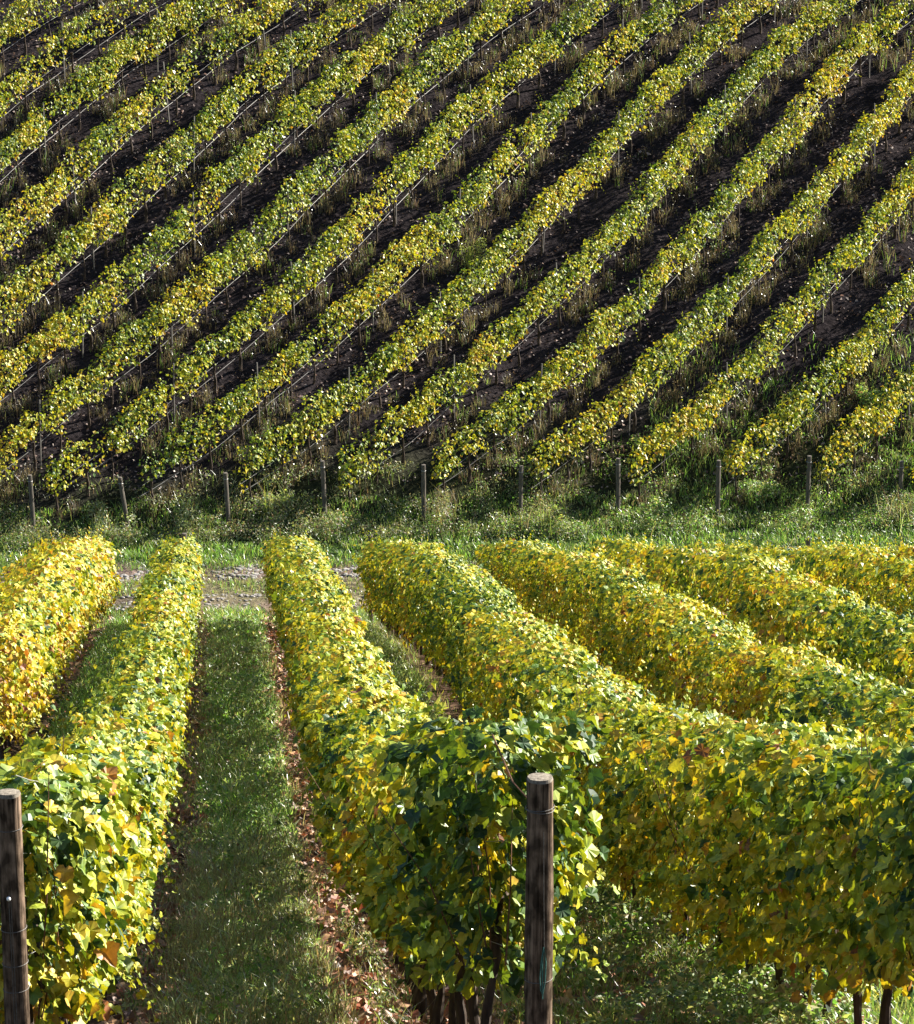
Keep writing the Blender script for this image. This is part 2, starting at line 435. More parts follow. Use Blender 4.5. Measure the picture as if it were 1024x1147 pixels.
def vine_foliage(path, seed, h0, h1, half, dens, size, tone, lod, clump, shoot, ragged=0.25, thin=None, edge_brown=0.35, drop=0.0, end_shade_green=0.0, vary=1.0, jit=0.48, dlen=3.0):
    """leaves of one row, packed through a hedge-shaped volume with lumps, gaps and shoots"""
    L = row_frame(path, np.array([0.0]))[4]
    off = seed * 13.7
    mb = MB()
    def emit(s, u, h, nrm_u, nrm_up, sz, t, hang=1.0):
        x, y, tx, ty, _ = row_frame(path, s)
        nx, ny = ty, -tx                                       # u>0 is to the right of the row's direction
        X = x + u * nx; Y = y + u * ny
        Z = ground(x, y) + h
        N = len(s)
        along = RNG.normal(0, 0.38, N)
        nr = np.stack([nx * nrm_u + tx * along, ny * nrm_u + ty * along, nrm_up], 1) + RNG.normal(0, jit, (N, 3))
        tip = np.stack([nx * 0.35 * np.sign(nrm_u), ny * 0.35 * np.sign(nrm_u), np.full(N, -1.0) * hang], 1) + RNG.normal(0, 0.45, (N, 3))
        c = ramp(t)
        ec = ramp(t + 0.16 + 0.12 * RNG.random(N)); ea = np.clip(RNG.normal(edge_brown, 0.3, N), 0, 0.95)
        pos = np.stack([X, Y, Z], 1)
        yy = Y
        if lod == 'near':
            for lo, hi, T, k in ((-1e9, 34, LOD0, 1.0), (34, 50, LOD1, 1.0), (50, 1e9, LOD2, 1.12)):
                m = (yy >= lo) & (yy < hi)
                leaves(mb, pos[m], nr[m], tip[m], sz[m] * k, c[m], T, ec[m], ea[m])
        else:
            leaves(mb, pos, nr, tip, sz, c, LOD2, ec, ea)
    N = int(L * dens)
    s = RNG.random(N) * L
    g = RNG.random(N) ** 0.85
    lump = NA(s / clump + off, np.full(N, seed * 3.1), 2) - 0.5
    top = h1 - drop * np.exp(-s / dlen) + ragged * 1.0 * lump + 0.10 * (NB(s * 2.3, off + np.zeros(N), 2) - 0.5)
    bot = h0 + ragged * 1.9 * (NB(s / 0.7 + off, np.full(N, 5.5), 2) - 0.5)
    h = bot + g * (top - bot)
    bulge = 0.62 + 1.35 * (NB(s / 0.55 + off, h / 0.45 + seed, 3) - 0.25)
    prof = np.sqrt(np.clip(1 - np.clip((g - 0.86) / 0.19, 0, 1) ** 2, 0.05, 1)) * (0.70 + 0.30 * smooth(0, 0.35, g))
    side = np.where(RNG.random(N) < 0.5, -1.0, 1.0)
    depth = 1 - 0.95 * RNG.random(N) ** 1.5
    u = side * half * bulge * prof * depth
    keep = np.ones(N, bool)
    gap = NB(s / 0.5 + 31 + off, h / 0.35, 2)
    keep &= gap > 0.20
    hole = ND(s / 0.17 + off, h / 0.15 + seed * 2, 2)
    keep &= (hole > (0.42 if lod == 'near' else 0.42)) | (depth < 0.45)
    if thin is not None: keep &= RNG.random(N) < thin(s, L)
    s, g, h, u, side, depth = s[keep], g[keep], h[keep], u[keep], side[keep], depth[keep]
    N = len(s)
    patch = NA(s / 1.3 + off, h * 0.8 + seed * 5, 2) - 0.5
    fine = NB(s / 0.33 + off, h / 0.3, 1) - 0.5
    t = tone - end_shade_green * np.exp(-s / 0.7) + vary * (0.55 * patch + 0.22 * fine + RNG.normal(0, 0.20, N)) - 0.03 - 0.10 * (g - 0.5) + 0.12 * (RNG.random(N) < 0.04)  # leaves turned darker green near the row start, painting in the end-face shade
    nup = 0.55 + 0.9 * smooth(0.75, 1.0, g)
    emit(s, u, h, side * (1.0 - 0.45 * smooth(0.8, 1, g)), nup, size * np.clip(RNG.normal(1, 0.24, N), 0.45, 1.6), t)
    # shoots: short arching sprays of leaves standing out of the hedge
    K = int(L * shoot)
    s0 = RNG.random(K) * L; up = RNG.random(K) < 0.55
    sd = np.where(RNG.random(K) < 0.5, -1.0, 1.0)
    lump = NA(s0 / clump + off, np.full(K, seed * 3.1), 2) - 0.5
    if thin is not None:
        kk = RNG.random(K) < thin(s0, L); s0, up, sd, lump = s0[kk], up[kk], sd[kk], lump[kk]; K = len(s0)
    hb = np.where(up, h1 - drop * np.exp(-s0 / dlen) + ragged * lump - 0.12, h0 + (h1 - h0) * RNG.random(K) * 0.8)
    ln = np.where(up, 0.12 + 0.34 * RNG.random(K) ** 2, 0.15 + 0.32 * RNG.random(K) ** 1.5)
    ds = RNG.normal(0, 0.5, K)
    M = 6
    q = np.tile(np.linspace(0.15, 1, M), K)
    r = lambda a: np.repeat(a, M)
    hh = np.where(r(up), r(hb) + r(ln) * q * 0.9, r(hb) + r(ln) * (0.25 * q - 0.9 * q ** 2))
    uu = np.where(r(up), r(sd) * half * 0.45 + r(sd) * r(ln) * 0.35 * q, r(sd) * (half * 0.85 + r(ln) * 0.7 * q))
    ss = np.clip(r(s0) + r(ds) * r(ln) * q, 0.0, L)
    tt = tone - 0.06 + 0.5 * (NA(ss / 1.3 + off, hh * 0.8 + seed * 5, 2) - 0.5) + RNG.normal(0, 0.11, K * M)
    emit(ss, uu, hh, r(sd), np.full(K * M, 0.7), size * (0.95 - 0.45 * q) * np.clip(RNG.normal(1, 0.15, K * M), 0.6, 1.4), tt)
    return mb, L

def canes(path, seed, h0, h1, half, per_m, r=0.004):
    mb = MB(); L = row_frame(path, np.array([0.0]))[4]
    for k in range(int(L * per_m)):
        s = RNG.random() * L; u = RNG.normal(0, half * 0.55)
        x, y, tx, ty, _ = row_frame(path, np.array([s, min(L, s + RNG.normal(0, 0.12))]))
        zb = float(ground(x[0], y[0]))
        a = np.array([x[0] + u * 0.3 * ty[0], y[0] - u * 0.3 * tx[0], zb + h0 - 0.1])
        top = h0 + (h1 - h0) * (0.6 + 0.5 * RNG.random())
        b = np.array([x[1] + u * ty[1], y[1] - u * tx[1], zb + top])
        m = (a + b) / 2 + RNG.normal(0, 0.03, 3)
        tube(mb, [a, m, b], [r, r * 0.9, r * 0.5], 4, cap=False)
    return mb

def line_along(path, h, r, sag=0.0, jitter=0.0, n=5, step=0.5, u=0.0, seed=0):
    L = row_frame(path, np.array([0.0]))[4]
    s = np.arange(0, L, step)
    x, y, tx, ty, _ = row_frame(path, s)
    z = land(y) + h + jitter * (NA(s * 0.9 + seed, np.full(len(s), seed * 2.0), 2) - 0.5) * 2 - sag * np.abs(np.sin(s / 4.5 * math.pi))
    mb = MB(); tube(mb, np.stack([x + u * ty, y - u * tx, z], 1), r, n)
    return mb

# rows of the near slope: (x at Y=14, x at Y=50, x at Y=70.5, first Y, last Y, half width, bottom, top, tone, label)
NEAR = [
    (-2.95, -2.95, -3.00, 40.0, 71.0, 0.52, 0.40, 2.00, 0.53, 'brightest yellow vine row, in the left corner of the near field beyond the aisle'),
    (-0.96, -0.99, -1.02, 14.6, 70.5, 0.31, 0.45, 1.90, 0.42, 'yellow green vine row behind the post on the left edge, left of the turf aisle'),
    (1.16, 1.14, 1.16, 14.45, 70.5, 0.39, 0.70, 1.90, 0.46, 'tall leafy vine row behind the pale topped round post, right of the turf aisle'),
    (3.36, 3.30, 3.05, 14.6, 70.5, 0.43, 0.50, 1.92, 0.43, 'vine row with dark trunks showing at the bottom right corner'),
    (5.58, 5.55, 5.45, 22.0, 70.5, 0.37, 0.50, 1.92, 0.46, 'vine row directly beyond the one with dark trunks, reaching the right edge'),
    (7.80, 7.78, 7.70, 32.0, 70.5, 0.37, 0.50, 1.92, 0.47, 'third last vine row of the near field, dipping to the right edge'),
    (10.00, 9.98, 9.92, 44.0, 70.5, 0.37, 0.50, 1.90, 0.47, 'second last vine row of the near field, high at its right edge'),
    (12.25, 12.22, 12.18, 54.0, 70.5, 0.37, 0.50, 1.90, 0.48, 'short last strip of vine row in the upper right corner of the near field'),
]
def near_path(r):
    Y = np.arange(r[3], r[4] + 0.01, 0.25)
    X = np.interp(Y, [14, 50, 70.5], [r[0], r[1], r[2]])
    return np.stack([X, Y], 1)
for k, r in enumerate(NEAR):
    path = near_path(r)
    L = row_frame(path, np.array([0.0]))[4]
    org = np.array([path[0, 0], path[0, 1], float(ground(path[0, 0], path[0, 1]))])
    row = thing('vine_row', r[9], 'vine row', org, 'vine rows of the near field')
    close = r[3] < 30
    mb, _ = vine_foliage(path, k + 1, r[6], r[7], r[5], 1750 if close else 900, 0.071 if close else 0.088, r[8], 'near', 1.4, 9.0, ragged=0.36, end_shade_green=(0, 0.0, 0.42, 0, 0, 0, 0, 0)[k], drop=(0, 0.30, 0, 0.24, 0, 0, 0, 0)[k], dlen=2.2)
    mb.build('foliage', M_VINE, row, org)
    s = 0.25 + RNG.random() * 0.4
    while s < L - 0.2:
        x, y, tx, ty, _ = row_frame(path, np.array([s]))
        if bool(seen(x[0], y[0], land(y[0]) + 0.5, 40)) or r[3] < 20:
            link_mesh('trunk', random.choice(TRUNK_NEAR), row, Vector((x[0], y[0], float(ground(x[0], y[0])))) - Vector(org),
                      (0, 0, RNG.normal(0, 0.25) + (math.pi if random.random() < 0.5 else 0)), (1, 1, 0.95 + 0.12 * random.random()))
        s += 0.92 + RNG.normal(0, 0.06)
    cn = canes(path, k, r[6] + 0.15, r[7] - 0.05, r[5], 5 if close else 2.5).build('canes', M_CANE, row, org); cn['kind'] = 'stuff'
    for h in (0.85, 1.35, 1.72):
        line_along(path, h, 0.002, n=4, step=1.0).build('wire', M_WIRE, row, org)

# rows of the far hillside
ORD = ['first', 'second', 'third', 'fourth', 'fifth', 'sixth', 'seventh', 'eighth', 'ninth', 'tenth']
FOOT_X = [-4.49, -2.34, -0.06, 2.15, 4.40, 6.64, 8.89, 11.17, 13.28, 15.47]
def hill_path(i):
    v = np.arange(0.15, 21.6, 0.2)
    X = hill_x(i, v)
    Y = YB + v
    if i >= 0:                                                 # the foot of the row bends in to its foot post
        X = X + (FOOT_X[i] + 0.18 - HILL_X0[i]) * (1 - smooth(0, 2.2, v))
    ok = seen(X, Y, land(Y) + 1.0, 90)
    v0, v1 = np.where(ok)[0][[0, -1]]
    return np.stack([X, Y], 1)[v0:v1 + 1], v[v0]
HILL_PATHS = {}
for i in range(-7, 10):
    path, v0 = hill_path(i)
    HILL_PATHS[i] = path
    L = row_frame(path, np.array([0.0]))[4]
    org = np.array([path[0, 0], path[0, 1], float(ground(path[0, 0], path[0, 1]))])
    if i >= 0: lab = 'hillside vine row climbing from the %s foot post from the left' % ORD[i]
    else: lab = 'hillside vine row cut by the left edge, %s above the leftmost foot post' % ORD[-i - 1]
    row = thing('vine_row', lab, 'vine row', org, 'vine rows of the far hillside')
    if i >= 0: thin = lambda s, L: 0.70 + 0.30 * smooth(0.3, 3.5, s)
    else: thin = None
    # hillside canopies have small breaks between vines, more of them to the left
    brk = 0.60 if i < 2 else 0.22
    def thin2(s, L, i=i, thin=thin, brk=brk):
        a = 1.0 if thin is None else thin(s, L)
        n = NE(s / 0.8 + i * 11.3, np.full(len(s), i * 2.7), 2)
        return a * (1 - brk * (1 - smooth(0.30, 0.46, n)))
    far_mb, _ = vine_foliage(path, 40 + i, 0.64, 1.50, 0.185, 620, 0.079, 0.43, 'far', 0.9, 6.0, ragged=0.46, thin=thin2, edge_brown=0.2, drop=0.10 if i >= 0 else 0.0, vary=0.8, jit=0.7)
    far_mb.build('foliage', M_VINE_FAR, row, org)
    s = 0.3
    while s < L - 0.1:
        x, y, tx, ty, _ = row_frame(path, np.array([s]))
        link_mesh('trunk', random.choice(TRUNK_FAR), row, Vector((x[0], y[0], float(ground(x[0], y[0])))) - Vector(org),
                  (0, 0, math.atan2(-tx[0], ty[0]) + RNG.normal(0, 0.2)), (1, 1, 0.95 + 0.12 * random.random()))
        s += 0.95 + RNG.normal(0, 0.08)
    line_along(path, 0.52, 0.006 if i < 3 else 0.004, sag=0.05, jitter=0.03, n=6, step=0.4, u=-0.03, seed=i + 20).build('drip_hose', M_HOSE, row, org)
    line_along(path, 0.74, 0.0025, n=4, step=1.0).build('wire', M_WIRE, row, org)

# ------------------------------------------------------------------ posts
def lathe_post(mb, h, r, n=18, m=22, below=0.4, wob=0.05, lean=(0, 0), seed=0):
    rr = np.random.default_rng(seed)
    z = np.linspace(-below, h, m)
    ang = np.arange(n) / n * 2 * math.pi
    lump = 1 + wob * (NA(np.cos(ang)[None] * 2 + seed + 7, (z * 2.2)[:, None] + np.sin(ang)[None] * 2, 3) - 0.5) * 2
    rad = r * lump
    cx = lean[0] * z / h; cyy = lean[1] * z / h
    V = np.stack([cx[:, None] + rad * np.cos(ang), cyy[:, None] + rad * np.sin(ang), np.repeat(z[:, None], n, 1)], -1)
    i = np.arange(m - 1)[:, None] * n; j = np.arange(n)[None]; k = (j + 1) % n
    # a few knots and long drying cracks in the wall
    for q in range(int(h * 4)):
        zc = rr.uniform(0, h); ac = rr.uniform(0, 2 * math.pi)
        dz = (z[:, None] - zc) / (r * 0.35); da = np.angle(np.exp(1j * (ang[None] - ac))) / 0.35
        bump_ = np.exp(-dz ** 2 - da ** 2) * r * 0.10
        V[..., 0] += bump_ * np.cos(ang); V[..., 1] += bump_ * np.sin(ang)
    mb.add(V.reshape(-1, 3), np.stack([i + j, i + k, i + n + k, i + n + j], -1).reshape(-1, 4))
    return V[-1]
def ring(mb, r, z, wr=0.0022, tilt=0.0, n=24):
    a = np.linspace(0, 2 * math.pi, n + 1)
    tube(mb, np.stack([r * np.cos(a), r * np.sin(a), z + tilt * np.cos(a)], 1), wr, 5, cap=False)

def near_post(x, y, top_z, r, label, seed, cut_tilt):
    zb = float(ground(x, y)); h = top_z - zb
    p = thing('end_post', label, 'post', (x, y, zb), 'round posts at the near row ends')
    mb = MB(); rim = lathe_post(mb, h - 0.012, r, 32, 60, wob=0.10, seed=seed)
    mb.build('shaft', M_POST, p, smooth_shade=True)
    mb = MB()
    n = len(rim)
    cen = rim.mean(0)
    rim0 = rim + np.array([0, 0, -0.001])
    top = cen + (rim - cen) * 0.93; top[:, 2] = h + cut_tilt * (top[:, 1] - cen[1])
    mid = cen + (rim - cen) * 0.5; mid[:, 2] = h + 0.002 + cut_tilt * (mid[:, 1] - cen[1])
    V = np.concatenate([rim0, top, mid, [[cen[0], cen[1], h + 0.003]]])
    j = np.arange(n); k = (j + 1) % n
    mb.add(V, [np.stack([j, k, n + k, n + j], 1), np.stack([n + j, n + k, 2 * n + k, 2 * n + j], 1), np.stack([2 * n + j, 2 * n + k, np.full(n, 3 * n)], 1)])
    mb.build('cut_top', M_CUT, p)
    return p, h
# the tall post of the row right of the aisle
P1, h1 = near_post(1.282, 14.0, -5.647, 0.058, 'dark round wooden post with pale cut top at the end of a near row', 3, -0.04)
for z, tl in ((h1 - 0.135, 0.004), (h1 - 0.145, -0.003), (h1 - 0.93, 0.003)):
    mb = MB(); ring(mb, 0.0605, z, tilt=tl); mb.build('wire_tie', M_RUST, P1)
mb = MB(); tube(mb, [(0.012, -0.060, h1 - 0.23), (0.014, -0.0605, h1 - 0.5), (0.018, -0.061, h1 - 0.76)], 0.0016, 5); mb.build('hanging_wire', M_RUST, P1)
mb = MB()
tube(mb, [(0.016, -0.062, h1 - 0.76), (0.006, -0.066, h1 - 0.82), (0.0, -0.064, h1 - 0.90), (0.004, -0.066, h1 - 0.96), (0.012, -0.066, h1 - 0.98),
          (0.022, -0.064, h1 - 0.92), (0.026, -0.063, h1 - 0.83), (0.018, -0.062, h1 - 0.77), (0.010, -0.066, h1 - 0.84), (0.012, -0.067, h1 - 1.0)], 0.0028, 5)
mb.build('twisted_cord', M_CORD, P1)
# anchor wires running back from the post into the row
mb = MB()
tube(mb, [(-0.03, 0.052, h1 - 0.14), (-0.10, 0.20, h1 - 0.10), (-0.16, 0.55, h1 - 0.02)], 0.004, 5)
mb.build('wire_end', M_CANE, P1)
# the post cut by the left edge
P2, h2 = near_post(-0.955, 14.0, -5.655, 0.052, 'greyer round wooden post cut off by the left edge, white knob on it', 8, -0.10)
for z in (h2 - 0.62, h2 - 0.78, h2 - 0.90, h2 - 0.16):
    mb = MB(); ring(mb, 0.0545, z, tilt=0.004); mb.build('wire_tie', M_RUST, P2)
mb = MB()
tube(mb, [(-0.012, -0.050, h2 - 0.46), (-0.012, -0.060, h2 - 0.46), (-0.012, -0.070, h2 - 0.46), (-0.012, -0.074, h2 - 0.46)], [0.007, 0.010, 0.0085, 0.003], 10)
mb.build('insulator_knob', M_PORC, P2, smooth_shade=True)
mb = MB(); tube(mb, [(-0.012, -0.062, h2 - 0.47), (-0.010, -0.057, h2 - 0.8), (-0.008, -0.057, h2 - 1.3)], 0.0018, 5); mb.build('hanging_wire', M_RUST, P2)
mb = MB(); tube(mb, [(-0.004, -0.060, h2 - 0.47), (0.0, -0.0565, h2 - 0.9), (0.001, -0.0565, h2 - 1.35)], 0.0018, 5); mb.build('hanging_wire', M_RUST, P2)

# foot posts of the hillside rows
for i, x in enumerate(FOOT_X):
    y = YB - 0.15 + RNG.normal(0, 0.1)
    zb = float(ground(x, y))
    mb = MB(); h = [1.32, 1.25, 1.28, 1.30, 1.30, 1.15, 1.33, 1.33, 1.33, 1.05][i]
    lean = [(-0.04, 0), (-0.16, 0.02), (-0.05, 0), (-0.05, 0.02), (0.0, 0), (0.01, 0), (-0.02, 0), (0.0, 0), (0.01, 0), (0.0, 0)][i]
    rim = lathe_post(mb, h, 0.05, 10, 10, wob=0.08, lean=lean, seed=20 + i)
    mb.add(np.concatenate([rim, [rim.mean(0) + (0, 0, 0.01)]]), np.stack([np.arange(10), (np.arange(10) + 1) % 10, np.full(10, 10)], 1))
    o = mb.build('foot_post', M_GREY, None, (0, 0, 0))
    o.location = (x, y, zb)
    tag(o, 'weathered foot post at the weedy hill bank, %s of the ten from the left' % ORD[i], 'post', 'foot posts along the hill bank')
    mb = MB(); ring(mb, 0.054, h - 0.14, 0.004); w = mb.build('wire_tie', M_WIRE, o); w.location = (lean[0] * 0.9, lean[1] * 0.9, 0)

# stakes standing in the hillside rows
mb = MB(); V = []
for zz, rr_ in ((-0.3, 0.018), (1.60, 0.016)):
    V += [(rr_, rr_ * .7, zz), (-rr_, rr_ * .7, zz), (-rr_, -rr_ * .7, zz), (rr_, -rr_ * .7, zz)]
mb.add(V, np.array([(0, 1, 5, 4), (1, 2, 6, 5), (2, 3, 7, 6), (3, 0, 4, 7), (4, 5, 6, 7), (3, 2, 1, 0)]))
so = mb.build('row_stake', M_STAKE); STAKE = so.data; bpy.data.objects.remove(so)
for i, path in HILL_PATHS.items():
    L = row_frame(path, np.array([0.0]))[4]
    s = 3.6 + RNG.random() * 0.6 if i >= 0 else 0.8 + RNG.random() * 2.5
    k = 0
    while s < L - 0.3:
        x, y, tx, ty, _ = row_frame(path, np.array([s]))
        o = link_mesh('row_stake', STAKE, None, (x[0], y[0], float(ground(x[0], y[0]))), (RNG.normal(0, 0.03), RNG.normal(0, 0.03), math.atan2(ty[0], tx[0])), (1, 1, 0.95 + 0.1 * random.random()))
        if i >= 0: lab = 'slim grey stake, %s up in the row of the %s foot post' % (ORD[k], ORD[i])
        else: lab = 'slim grey stake, %s up in the %s row above the first foot post' % (ORD[k], ORD[-i - 1])
        tag(o, lab, 'stake', 'stakes in the hillside rows')
        k += 1
        s += 4.4 + RNG.normal(0, 0.25)

# low posts at the far ends of the near rows
for n_, (x, y, lab) in enumerate([(-0.98, 70.9, 'grey post top at the far end of the row left of the turf aisle'),
                                  (2.9, 71.0, 'grey post top at the far end of the row with dark trunks'),
                                  (12.15, 71.0, 'grey post top above the last strip of vines in the near field')]):
    mb = MB(); zb = float(ground(x, y)); rim = lathe_post(mb, 2.02, 0.05, 10, 8, wob=0.06, seed=50 + n_)
    mb.add(np.concatenate([rim, [rim.mean(0) + (0, 0, 0.01)]]), np.stack([np.arange(10), (np.arange(10) + 1) % 10, np.full(10, 10)], 1))
    o = mb.build('end_post', M_GREY); o.location = (x, y, zb); tag(o, lab, 'post', 'posts at the far ends of the near rows')

# ------------------------------------------------------------------ grass, weeds, fallen leaves, stones (uncountable)
def pick(cols, n, var=0.18):
    cols = np.array(cols, float)
    c = cols[RNG.integers(0, len(cols), n)]
    return np.clip(c * (1 + RNG.normal(0, var, (n, 1))), 0.005, 0.9)
GREENS = [(0.11, 0.19, 0.045), (0.16, 0.24, 0.06), (0.07, 0.13, 0.03), (0.23, 0.27, 0.09), (0.30, 0.29, 0.13)]
AISLE = [(0.22, 0.34, 0.09), (0.32, 0.42, 0.13), (0.14, 0.24, 0.06), (0.40, 0.43, 0.19), (0.45, 0.43, 0.25)]
LUSH = [(0.14, 0.30, 0.05), (0.20, 0.36, 0.07), (0.09, 0.20, 0.035), (0.26, 0.38, 0.10)]
DRY = [(0.24, 0.19, 0.11), (0.17, 0.14, 0.08), (0.30, 0.25, 0.16), (0.13, 0.13, 0.06), (0.20, 0.12, 0.08)]
HDRY = [(0.12, 0.095, 0.07), (0.085, 0.07, 0.05), (0.17, 0.14, 0.10), (0.08, 0.085, 0.05), (0.10, 0.065, 0.055)]
SAGE = [(0.20, 0.26, 0.13), (0.30, 0.35, 0.20), (0.11, 0.17, 0.07), (0.34, 0.34, 0.14), (0.22, 0.28, 0.09)]

def scatter(n, x0, x1, y0, y1, power=1.0):
    return x0 + (x1 - x0) * RNG.random(n), y0 + (y1 - y0) * RNG.random(n) ** power
def grass_patch(mb, n, x0, x1, y0, y1, h, w, cols, cut=0.35, power=1.0, lean=0.6, soft=0.0, scale=2.2):
    x, y = scatter(n, x0, x1, y0, y1, power)
    d = NB(x * scale, y * scale, 2)
    k = d > cut * (0.6 + 0.8 * RNG.random(n))
    if x1 - x0 < 1.3:                                          # a strip: ragged edges instead of a ruled line
        e = np.minimum(x - x0, x1 - x) + 0.55 * (NA(x * 0.3 + 3, y * 0.9, 3) - 0.42)
        k &= RNG.random(n) < smooth(-0.10, 0.16, e)
    x, y, d = x[k], y[k], d[k]
    k = seen(x, y, land(y), 60); x, y, d = x[k], y[k], d[k]
    n = len(x)
    hh = h * (0.45 + 1.1 * d) * np.clip(RNG.normal(1, 0.3, n), 0.3, 2)
    blades(mb, x, y, ground(x, y) - 0.01, hh, w * (0.7 + 0.6 * RNG.random(n)), pick(cols, n), lean)
def clover(mb, n, x0, x1, y0, y1, hmax, size, cols, cut=0.42, power=1.0, scale=1.6):
    x, y = scatter(n, x0, x1, y0, y1, power)
    d = ND(x * scale, y * scale, 3)
    k = (d > cut) & seen(x, y, land(y), 60)
    if x1 - x0 < 1.3:
        e = np.minimum(x - x0, x1 - x) + 0.55 * (NA(x * 0.3 + 3, y * 0.9, 3) - 0.42)
        k &= RNG.random(n) < smooth(-0.10, 0.16, e)
    x, y, d = x[k], y[k], d[k]
    n = len(x)
    z = ground(x, y) + hmax * (d - cut) / (1 - cut) * 1.6 * (0.4 + 0.6 * RNG.random(n))
    nr = np.stack([RNG.normal(0, 0.5, n), RNG.normal(0, 0.5, n), np.ones(n)], 1)
    leaves(mb, np.stack([x, y, z], 1), nr, RNG.normal(0, 1, (n, 3)), size * np.clip(RNG.normal(1, 0.3, n), 0.4, 2), pick(cols, n), SMALL)

def weed_clump(mb, x, y, r, h, n, cols, size=0.05, stems=6, narrow=False, dry=0.1):
    zb = float(ground(x, y))
    a = RNG.random(n) * 2 * math.pi; q = np.sqrt(RNG.random(n)); 
    g = RNG.random(n) ** 0.7
    rad = r * q * np.sqrt(np.clip(1.05 - (g * 0.9) ** 2, 0.05, 1))
    P = np.stack([x + rad * np.cos(a), y + rad * np.sin(a), zb + 0.03 + g * h * (0.75 + 0.5 * NB(a * 1.2 + x, q * 2 + y, 1))], 1)
    nr = np.stack([np.cos(a) * 0.6, np.sin(a) * 0.6, np.full(n, 0.8)], 1) + RNG.normal(0, 0.45, (n, 3))
    tip = np.stack([np.cos(a), np.sin(a), np.full(n, 0.5)], 1) + RNG.normal(0, 0.5, (n, 3))
    c = pick(cols, n)
    if dry: 
        k = RNG.random(n) < dry; c[k] = pick(DRY, int(k.sum()))
    leaves(mb, P, nr, tip, size * np.clip(RNG.normal(1, 0.3, n), 0.4, 2), c, NARROW if narrow else SMALL)
    m = stems
    sx = x + RNG.normal(0, r * 0.45, m); sy = y + RNG.normal(0, r * 0.45, m)
    blades(mb, sx, sy, np.full(m, zb), h * (0.8 + 0.6 * RNG.random(m)), np.full(m, 0.010), pick(cols + HDRY, m), 0.5)

mb = MB()
grass_patch(mb, 30000, GRASS_LO, GRASS_HI, 19, 34, 0.13, 0.0085, AISLE + DRY[:2], 0.38, lean=1.0, scale=3.5)
grass_patch(mb, 34000, GRASS_LO, GRASS_HI, 34, 72, 0.13, 0.012, AISLE + LUSH, 0.34, lean=0.9, scale=3.0)
grass_patch(mb, 9000, GRASS_LO - 0.1, GRASS_HI + 0.1, 19, 31, 0.20, 0.006, DRY + SAGE[:2], 0.42, lean=0.45, scale=1.3)
grass_patch(mb, 5000, GRASS_LO - 0.1, GRASS_HI + 0.1, 31, 60, 0.20, 0.009, DRY + SAGE[:2], 0.48, lean=0.45, scale=1.3)
clover(mb, 30000, GRASS_LO, GRASS_HI, 19, 40, 0.15, 0.036, LUSH + AISLE)
clover(mb, 24000, GRASS_LO, GRASS_HI, 40, 72, 0.16, 0.048, LUSH + AISLE)
grass_patch(mb, 22000, -2.5, -1.25, 42, 72, 0.16, 0.012, GREENS + LUSH, 0.34)
clover(mb, 9000, -2.5, -1.25, 42, 72, 0.12, 0.05, GREENS)
grass_patch(mb, 22000, 1.75, 3.3, 19, 36, 0.16, 0.008, GREENS + DRY[:2], 0.47)
clover(mb, 30000, 1.65, 3.9, 19, 36, 0.30, 0.05, GREENS, 0.50)
grass_patch(mb, 26000, 1.75, 2.85, 36, 72, 0.17, 0.012, GREENS + SAGE, 0.30)
clover(mb, 18000, 1.7, 2.9, 36, 72, 0.18, 0.05, GREENS + SAGE, 0.36)
grass_patch(mb, 16000, 3.7, 5.1, 17, 50, 0.17, 0.012, GREENS, 0.30)
# the tufty feet of the rows
for (xx, y0, y1) in ((-0.62, 19, 72), (0.98, 19, 72), (1.65, 19, 72), (2.95, 19, 72)):
    grass_patch(mb, 5200, xx - 0.17, xx + 0.17, y0, y1, 0.16, 0.009, GREENS + DRY, 0.52, lean=0.7, scale=1.4)
for q in range(150):
    a = RNG.uniform(-0.32, 0.5); b = 19.5 + 52 * RNG.random() ** 1.5
    weed_clump(mb, a, b, 0.07 + 0.10 * random.random(), 0.07 + 0.16 * random.random(), 55, random.choice([GREENS, LUSH, SAGE, GREENS + SAGE]), 0.030 + 0.0005 * b, 5, random.random() < 0.3, 0.12)
for q in range(170):
    a = RNG.uniform(1.7, 3.9) if q < 100 else RNG.normal(3.25, 0.2); b = RNG.uniform(18, 34)
    weed_clump(mb, a, b, 0.10 + 0.14 * random.random(), 0.10 + 0.22 * random.random(), 70, random.choice([GREENS, LUSH, GREENS, SAGE]), 0.05, 4, False, 0.1)
for q in range(90):
    a = random.choice((-0.70, 0.95)) + RNG.normal(0, 0.07); b = 19.5 + 50 * RNG.random() ** 1.3
    weed_clump(mb, a, b, 0.07 + 0.08 * random.random(), 0.10 + 0.20 * random.random(), 45, random.choice([SAGE, GREENS, SAGE + DRY]), 0.034 + 0.0004 * b, 6, random.random() < 0.5, 0.25)
tag(mb.build('grass', M_GRASS), 'short green turf and weeds of the aisles between the near rows', 'grass', kind='stuff')

